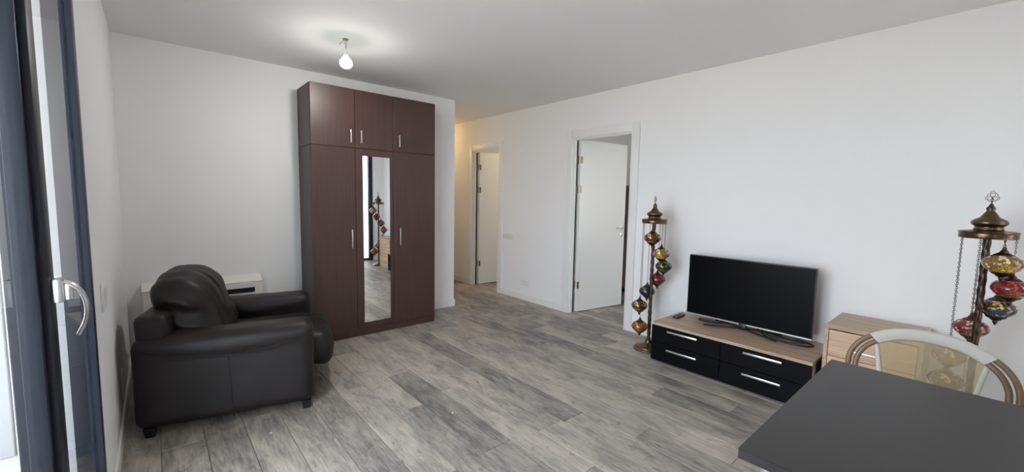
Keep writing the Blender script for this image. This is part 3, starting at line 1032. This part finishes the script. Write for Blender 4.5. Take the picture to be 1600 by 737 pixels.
# ------------------------------------------------------------------ mosaic floor lamps
def lamp(name, label, loc, ring_z, start_deg, globes_z, palette, finial_rot):
    root = thing(name, label, 'floor lamp', (loc[0], loc[1], 0), 0.0, 'mosaic globe floor lamps')
    RR = 0.100
    # base
    q = MB()
    q.lathe([(0, 0), (0.130, 0), (0.134, 0.006), (0.130, 0.014), (0.118, 0.018), (0.112, 0.030), (0.085, 0.042), (0.045, 0.050), (0.030, 0.060), (0.026, 0.085), (0, 0.085)], 40)
    q.build('base', 'bronze', root, smooth=True)
    # twisted pole
    q = MB()
    n, seg, z0, z1 = 90, 16, 0.07, ring_z + 0.02
    verts, faces = [], []
    for i in range(n + 1):
        z = z0 + (z1 - z0) * i / n
        for k in range(seg):
            a = 2 * math.pi * k / seg
            r = 0.0145 + 0.0022 * math.cos(4 * a - z * 95)
            verts.append((r * math.cos(a), r * math.sin(a), z))
    for i in range(n):
        for k in range(seg):
            k2 = (k + 1) % seg
            faces.append((i * seg + k, i * seg + k2, (i + 1) * seg + k2, (i + 1) * seg + k))
    q.poly(verts, faces)
    q.build('pole', 'darkbronze', root, smooth='all')
    # drum ring
    q = MB()
    q.lathe([(0, ring_z + 0.004), (0.098, ring_z + 0.004), (0.100, ring_z - 0.016), (0.106, ring_z - 0.018), (0.109, ring_z - 0.012), (0.108, ring_z + 0.008), (0.112, ring_z + 0.013), (0.109, ring_z + 0.019), (0.096, ring_z + 0.022), (0.060, ring_z + 0.026), (0, ring_z + 0.028)], 44)
    q.build('crown_ring', 'bronze', root, smooth=True)
    # onion dome
    zb = ring_z + 0.026
    q = MB()
    q.lathe([(0, 0), (0.055, 0), (0.057, 0.006), (0.052, 0.010), (0.053, 0.020), (0.062, 0.026), (0.069, 0.036), (0.066, 0.048), (0.054, 0.058), (0.038, 0.066), (0.030, 0.078),
             (0.022, 0.092), (0.017, 0.098), (0.015, 0.104), (0.018, 0.110), (0.018, 0.118), (0.012, 0.124), (0.008, 0.134), (0.004, 0.142), (0, 0.144)], 40, (0, 0, zb))
    q.build('dome', 'bronze', root, smooth='all')
    # openwork finial: pointed outline with inner loops
    q = MB()
    zf = zb + 0.140
    sc = 0.0250

    def fp(u, v):
        return (0, u * sc, zf + v * sc)
    q.tube([fp(0, -0.2), fp(0, 0.5)], 0.0022, 6)
    outline = [fp(0, 0.3), fp(0.45, 0.5), (fp(0.55, 0.75)), fp(0.95, 0.85), fp(1.0, 1.25), fp(0.75, 1.6), fp(0.72, 1.9), fp(0.45, 2.2), fp(0, 2.7)]
    outline += [(p[0], -p[1], p[2]) for p in outline[-2:0:-1]]
    q.tube(outline, 0.0014, 6, closed=True)
    for (u, v, r) in ((-0.42, 1.12, 0.36), (0.42, 1.12, 0.36), (0, 1.85, 0.38), (0, 0.72, 0.22)):
        q.tube([fp(u + r * math.cos(t * math.pi / 6), v + r * math.sin(t * math.pi / 6)) for t in range(12)], 0.0012, 6, closed=True)
    q.tube([fp(0, 0.5), fp(0, 1.5)], 0.0011, 6)
    q.build('finial', 'darkbronze', root, smooth=True, rot=(0, 0, finial_rot))
    for k in range(7):
        a = math.radians(start_deg + 360.0 / 7 * k)
        gx, gy, gz = RR * math.cos(a), RR * math.sin(a), globes_z[k]
        gl = MB()
        gl.lathe([(0.016, 0.048), (0.036, 0.044), (0.054, 0.035), (0.067, 0.021), (0.0735, 0.004), (0.072, -0.010), (0.061, -0.027), (0.045, -0.040), (0.030, -0.048), (0.016, -0.052)], 28)
        go = gl.build('globe', palette[k], root, smooth='all', loc=(gx, gy, gz))
        q = MB()
        q.lathe([(0, 0.085), (0.006, 0.085), (0.009, 0.078), (0.008, 0.072), (0.014, 0.066), (0.017, 0.058), (0.024, 0.054), (0.036, 0.046), (0.040, 0.040), (0.034, 0.040), (0.015, 0.046)], 24)
        cap2 = MB()
        cap2.lathe([(0, -0.050), (0.020, -0.050), (0.040, -0.038), (0.043, -0.043), (0.036, -0.052), (0.024, -0.058), (0.018, -0.066), (0.010, -0.070), (0.011, -0.076), (0.008, -0.082), (0.003, -0.092), (0, -0.094)], 24)
        for t in range(0):
            aa = 2 * math.pi * t / 14
            q.lathe([(0, -0.004), (0.0035, -0.002), (0.0035, 0.002), (0, 0.004)], 6, (0.040 * math.cos(aa), 0.040 * math.sin(aa), 0.0395))
        q.build('cap', 'darkbronze', go, smooth=True)
        cap2.build('drop_finial', 'darkbronze', go, smooth=True)
        # chain from ring to globe cap
        q = MB()
        ztop, zbot = ring_z - 0.014, gz + 0.084
        L_ = 0.0125
        nl = max(1, int(round((ztop - zbot) / L_)))
        L_ = (ztop - zbot) / nl
        tm = []
        for t in range(8):
            tt = 2 * math.pi * t / 8
            tm.append((0.0034 * math.cos(tt), L_ * 0.62 * math.sin(tt)))
        for j in range(nl):
            zc = zbot + (j + 0.5) * L_
            ca, sa = (1, 0) if j % 2 else (0, 1)
            q.tube([(gx + u * ca, gy + u * sa, zc + v) for (u, v) in tm], 0.0011, 4, closed=True)
        q.tube([(gx + 0.006 * math.cos(t * math.pi / 5), gy, ring_z - 0.018 + 0.006 * math.sin(t * math.pi / 5)) for t in range(10)], 0.0014, 5, closed=True)
        q.build('chain', 'darkbronze', root)
    return root


gold = (0.85, 0.55, 0.10)
mred = mosaic('mosaic_dark_red', (0.10, 0.012, 0.010), (0.22, 0.05, 0.02), gold, 0.35)
mredb = mosaic('mosaic_ruby_red', (0.26, 0.018, 0.012), (0.16, 0.012, 0.010), (0.45, 0.10, 0.06), 0.4)
myel = mosaic('mosaic_yellow_amber', (0.36, 0.20, 0.05), (0.75, 0.42, 0.04), (0.9, 0.75, 0.45), 0.5)
mgre = mosaic('mosaic_bottle_green', (0.025, 0.045, 0.022), (0.05, 0.06, 0.03), (0.5, 0.36, 0.06), 0.3)
mblu = mosaic('mosaic_night_blue', (0.018, 0.026, 0.050), (0.03, 0.045, 0.075), (0.10, 0.12, 0.16), 0.5)
mbro = mosaic('mosaic_brown_amber', (0.11, 0.055, 0.025), (0.26, 0.13, 0.04), gold, 0.4)
mora = mosaic('mosaic_orange', (0.36, 0.10, 0.018), (0.48, 0.16, 0.03), (0.55, 0.26, 0.07), 0.4)
mpink = mosaic('mosaic_rose_red', (0.36, 0.045, 0.035), (0.62, 0.30, 0.24), (0.85, 0.62, 0.5), 0.5)
mmul = mosaic('mosaic_blue_gold', (0.14, 0.085, 0.05), (0.04, 0.10, 0.26), (0.85, 0.55, 0.12), 0.4)
mrg = mosaic('mosaic_red_amber', (0.30, 0.012, 0.020), (0.34, 0.17, 0.05), (0.55, 0.06, 0.05), 0.45)
lamp('floor_lamp', 'antique bronze mosaic floor lamp beside the bedroom door, left of the television', (3.45, 2.0), 1.196, 205,
     [1.050, 0.910, 0.785, 0.650, 0.525, 0.397, 0.222], [mred, myel, mgre, mredb, mblu, mbro, mora], math.radians(-38))
lamp('floor_lamp', 'antique bronze mosaic floor lamp behind the cane chair, at the right edge', (3.35, 0.0), 1.234, 218,
     [1.094, 0.962, 0.838, 0.705, 0.537, 0.415, 0.285], [myel, mrg, mmul, mpink, myel, mbro, mora], math.radians(8))

# ------------------------------------------------------------------ table
T0, T1, TY0, TY1, TZ = 1.132, 2.102, -0.33, 0.383, 0.740
tb = thing('table', 'dark grey rectangular table with metal legs in the right foreground', 'table', ((T0 + T1) / 2, (TY0 + TY1) / 2, 0))
tx_, ty_ = (T0 + T1) / 2, (TY0 + TY1) / 2
q = MB(); q.box(T0 - tx_, T1 - tx_, TY0 - ty_, TY1 - ty_, TZ - 0.0008, TZ); q.build('top_surface', 'table', tb)
q = MB(); q.box(T0 - tx_, T1 - tx_, TY0 - ty_, TY1 - ty_, TZ - 0.028, TZ - 0.001, 0.0015, 1); q.build('top_board', 'table_edge', tb)
q = MB()
for bx in ((T0 + .09, T1 - .09, TY0 + .05, TY0 + .07), (T0 + .09, T1 - .09, TY1 - .07, TY1 - .05), (T0 + .05, T0 + .07, TY0 + .09, TY1 - .09), (T1 - .07, T1 - .05, TY0 + .09, TY1 - .09)):
    q.box(bx[0] - tx_, bx[1] - tx_, bx[2] - ty_, bx[3] - ty_, TZ - 0.075, TZ - 0.0285)
q.build('apron', 'steel', tb)
for x in (T0 + 0.06, T1 - 0.06):
    for y in (TY0 + 0.06, TY1 - 0.06):
        q = MB(); q.lathe([(0, 0), (0.018, 0), (0.022, 0.01), (0.027, TZ - 0.029), (0, TZ - 0.029)], 24, (x - tx_, y - ty_, 0)); q.build('leg', 'steel', tb, smooth=True)

# ------------------------------------------------------------------ cane chair behind the table (faces the table, -x)
YC = 0.128
ch = thing('chair', 'brown tubular chair with cream wrapped rail and mesh back at the table', 'chair', (2.35, YC, 0))


def cp(x, y, z):
    return (x - 2.35, y, z)


hoop = [(2.530, 0.0, 0.826), (2.526, 0.09, 0.817), (2.516, 0.15, 0.796), (2.504, 0.200, 0.766), (2.495, 0.235, 0.728), (2.490, 0.256, 0.680), (2.486, 0.262, 0.62), (2.482, 0.262, 0.45), (2.515, 0.262, 0.20), (2.56, 0.262, 0.013)]
hoop2 = [(2.530, 0.0, 0.799), (2.526, 0.082, 0.791), (2.516, 0.134, 0.773), (2.504, 0.179, 0.747), (2.495, 0.210, 0.714), (2.490, 0.229, 0.672), (2.486, 0.234, 0.62), (2.482, 0.234, 0.45), (2.515, 0.234, 0.20), (2.56, 0.234, 0.013)]
half, inner = hoop, hoop2
for nm, pts in (('outer_frame_tube', half), ('inner_frame_tube', inner)):
    full_ = [(x, -y, z) for (x, y, z) in pts[:0:-1]] + pts
    q = MB()
    q.tube([cp(*p) for p in smooth_path(full_, 6)], 0.0110, 12)
    q.build(nm, 'bamboo', ch, smooth='all')
# wrap around both tubes along the back rail
sec = smooth_path([(x, -y, z) for (x, y, z) in half[3:0:-1]] + half[:4], 8)
sec2 = smooth_path([(x, -y, z) for (x, y, z) in inner[3:0:-1]] + inner[:4], 8)
q = MB()
b_ = bmesh.new()
rings = []
ns = len(sec)
for i in range(2, ns - 2):
    A, B = Vector(cp(*sec[i])), Vector(cp(*sec2[i]))
    t = (sec[i + 1] - sec[i - 1]).normalized()
    c = (A + B) / 2
    d = (A - B); hl = d.length / 2; d.normalize()
    nrm = t.cross(d).normalized()
    ring = []
    rad = 0.0126 + 0.0006 * (i % 2)
    for k in range(20):
        a = 2 * math.pi * k / 20
        ring.append(b_.verts.new(c + d * (math.copysign(hl, math.cos(a)) * (1 if abs(math.cos(a)) > 1e-6 else 0) + rad * math.cos(a)) + nrm * rad * math.sin(a)))
    rings.append(ring)
for a, d in zip(rings[:-1], rings[1:]):
    for k in range(20):
        b_.faces.new((a[k], a[(k + 1) % 20], d[(k + 1) % 20], d[k]))
b_.faces.new(rings[0]); b_.faces.new(rings[-1])
bmesh.ops.recalc_face_normals(b_, faces=b_.faces[:])
q._merge(b_)
q.build('rail_wrap', 'wrap', ch, smooth=True)
# sling back: curved sheet from the rail down to the seat, thin but solid
def sling_pt(u, v):
    # u -1..1 across, v 0 top .. 1 bottom
    wtop, wbot = 0.172, 0.128
    w = wtop + (wbot - wtop) * v ** 0.8
    y = u * w
    xtop = 2.530 - 0.024 * (abs(u) ** 2.2)
    ztop = 0.790 - 0.040 * abs(u) ** 2.2
    x = xtop + (2.46 - 0.010 * u * u - xtop) * v
    z = ztop + (0.440 - ztop) * v
    return (x - 2.35 + 0.012 * math.sin(math.pi * v), y, z)
q = MB()
nu, nv, th = 16, 10, 0.0012
verts, faces = [], []
for sgn in (0, 1):
    for j in range(nv + 1):
        for i in range(nu + 1):
            p = sling_pt(-1 + 2 * i / nu, j / nv)
            verts.append((p[0] + sgn * th, p[1], p[2]))
W_ = nu + 1
off = (nv + 1) * W_
for j in range(nv):
    for i in range(nu):
        a = j * W_ + i
        faces.append((a, a + 1, a + W_ + 1, a + W_))
        faces.append((off + a, off + a + W_, off + a + W_ + 1, off + a + 1))
q.poly(verts, faces)
q.build('sling_back', 'sling', ch, smooth='all')
for s in (-1, 1):
    q = MB()
    q.tube([sling_pt(s * 1.0, j / 10) for j in range(11)], 0.006, 8, flat=(0.009, 0.004))
    q.build('sling_hem', 'wrap', ch, smooth='all')
q = MB()
q.soft(2.13 - 2.35, 2.47 - 2.35, -0.215, 0.215, 0.425, 0.437, 0.005, 6)
q.build('seat', 'sling', ch, smooth='all')
q = MB()
q.tube([cp(*p) for p in smooth_path([(2.135, -0.222, 0.425), (2.30, -0.226, 0.42), (2.455, -0.215, 0.42), (2.475, 0, 0.42), (2.455, 0.215, 0.42), (2.30, 0.226, 0.42), (2.135, 0.222, 0.425), (2.128, 0, 0.425)], 6)], 0.011, 10, closed=True)
q.build('seat_frame', 'bamboo', ch, smooth='all')
for s in (-1, 1):
    q = MB()
    q.tube([cp(*p) for p in smooth_path([(2.15, s * 0.224, 0.425), (2.135, s * 0.226, 0.36), (2.13, s * 0.228, 0.2), (2.125, s * 0.23, 0.0)], 6)], 0.0115, 10)
    q.build('front_leg', 'bamboo', ch, smooth='all')

# ------------------------------------------------------------------ ceiling bulb
bx_, by_ = 1.156, 3.306
lb = thing('ceiling_bulb', 'bare lit bulb hanging by short wires from the ceiling', 'light bulb', (bx_, by_, HC))
q = MB(); q.lathe([(0, 0), (0.022, 0), (0.020, -0.006), (0, -0.007)], 20); q.build('ceiling_plate', 'wire', lb, smooth=True)
q = MB()
q.tube(smooth_path([(0.002, 0, -0.004), (-0.004, 0.003, -0.03), (0.004, 0, -0.055), (0, 0, -0.08)], 5), 0.0016, 6)
q.tube(smooth_path([(0.006, 0.002, -0.004), (0.008, -0.003, -0.03), (0.002, 0.004, -0.055), (0.004, 0, -0.08)], 5), 0.0016, 6)
q.tube(smooth_path([(-0.010, 0.0, -0.004), (-0.022, 0.012, -0.022), (-0.038, 0.018, -0.040), (-0.036, 0.020, -0.028)], 5), 0.0016, 6)
q.build('wire', 'wire', lb, smooth=True)
q = MB(); q.lathe([(0, -0.078), (0.014, -0.078), (0.017, -0.086), (0.017, -0.118), (0.0145, -0.122), (0, -0.122)], 24); q.build('socket', 'plastic_warm', lb, smooth=True)
q = MB(); q.lathe([(0.0135, -0.120), (0.016, -0.126), (0.024, -0.136), (0.036, -0.150), (0.0435, -0.163), (0.0455, -0.173), (0.0445, -0.183)], 28)
q.build('bulb_collar', 'bulb_collar', lb, smooth='all')
q = MB(); q.lathe([(0.0445, -0.183), (0.041, -0.192), (0.032, -0.204), (0.017, -0.212), (0, -0.214)], 28)
q.build('bulb_dome', 'bulb', lb, smooth='all')

# ------------------------------------------------------------------ switches, outlets
sw = thing('light_switch', 'triple white light switch on the right wall beside the hall door', 'light switch', (XR, 4.436, 0.85))
q = MB(); q.box(-0.009, 0.0, -0.108, 0.108, -0.042, 0.042, 0.003, 2); q.build('plate', 'plastic', sw, smooth=True)
for i in range(3):
    q = MB(); q.box(-0.013, -0.008, -0.098 + i * 0.0665, -0.036 + i * 0.0665, -0.031, 0.031, 0.002, 2); q.build('rocker', 'plastic_warm', sw, smooth=True)
ol = thing('wall_outlet', 'double white wall outlet low between the two doorways', 'outlet', (XR, 4.062, 0.246))
q = MB(); q.box(-0.008, 0.0, -0.070, 0.070, -0.045, 0.045, 0.003, 2); q.build('plate', 'plastic', ol, smooth=True)
rotY = Matrix.Rotation(-math.pi / 2, 4, 'Y')
for yy in (-0.033, 0.033):
    q = MB(); q.lathe([(0.027, 0), (0.027, 0.002), (0.021, 0.002), (0.020, -0.004), (0, -0.004)], 24, mat=Matrix.Translation((-0.0085, yy, 0)) @ rotY)
    s_ = q.build('socket', 'plastic_warm', ol, smooth=True)
    q = MB()
    for d_ in (-0.009, 0.009):
        q.lathe([(0, 0.0005), (0.003, 0.0005), (0.003, -0.002), (0, -0.002)], 10, mat=Matrix.Translation((-0.0075, yy + d_, 0)) @ rotY)
    q.build('pin_hole', 'slot', s_)
s2 = thing('light_switch', 'white light switch on the left wall beside the glass door', 'light switch', (XL, 2.545, 0.91))
q = MB(); q.box(0, 0.009, -0.042, 0.042, -0.062, 0.062, 0.003, 2); q.build('plate', 'plastic', s2, smooth=True)
q = MB(); q.poly([(0.008, -0.03, -0.045), (0.008, 0.03, -0.045), (0.008, 0.03, 0.045), (0.008, -0.03, 0.045), (0.012, -0.03, -0.045), (0.012, 0.03, -0.045), (0.017, 0.03, 0.045), (0.017, -0.03, 0.045)],
                 [(0, 1, 2, 3), (4, 5, 6, 7), (0, 1, 5, 4), (1, 2, 6, 5), (2, 3, 7, 6), (3, 0, 4, 7)])
q.build('rocker', 'plastic', s2)
o2 = thing('wall_outlet', 'white outlet low on the left wall behind the armchair', 'outlet', (XL, 3.30, 0.235))
q = MB(); q.box(0, 0.009, -0.045, 0.045, -0.08, 0.08, 0.003, 2); q.build('plate', 'plastic', o2, smooth=True)
for zz in (-0.037, 0.037):
    q = MB(); q.lathe([(0.027, 0), (0.027, 0.002), (0.021, 0.002), (0.020, -0.003), (0, -0.003)], 20, mat=Matrix.Translation((0.0095, 0, zz)) @ Matrix.Rotation(math.pi / 2, 4, 'Y'))
    q.build('socket', 'plastic_warm', o2, smooth=True)

# ------------------------------------------------------------------ bedroom cupboard glimpsed past the door
bc = thing('cupboard', 'dark brown cupboard glimpsed in the bedroom past the door edge', 'cupboard', (5.55, 2.9, 0))
q = MB(); q.box(-0.25, 0.25, -0.85, 0.90, 0.06, 1.60, 0.004, 1); q.build('body', plain('grey_brown_board', (0.20, 0.158, 0.130), 0.5, var=0.1, bscale=12), bc)
q = MB(); q.box(-0.23, 0.24, -0.83, 0.88, 0.0, 0.0598); q.build('plinth', 'foot', bc)
for (ya, yb) in ((-0.84, -0.27), (-0.265, 0.305), (0.31, 0.89)):
    q = MB(); q.box(-0.268, -0.2505, ya, yb, 0.07, 1.59, 0.002, 1); q.build('door', plain('grey_brown_door', (0.21, 0.165, 0.135), 0.45, var=0.1, bscale=12), bc)

# ------------------------------------------------------------------ crumbs on the floor
for (x, y, s, lab) in ((0.452, 2.62, 0.006, 'tiny white crumb on the floor beside the armchair'), (1.39, 2.155, 0.006, 'tiny white crumb on the floor planks in mid room')):
    q = MB()
    q.soft(-s, s, -s * 0.7, s * 0.7, 0, s * 0.7, s * 0.3, 2, lambda p: p + wr(p, 0.001, 400))
    o = q.build('paper_crumb', 'paper', loc=(x, y, 0.0005))
    tag(o, lab, 'crumb', 'white crumbs on the floor')
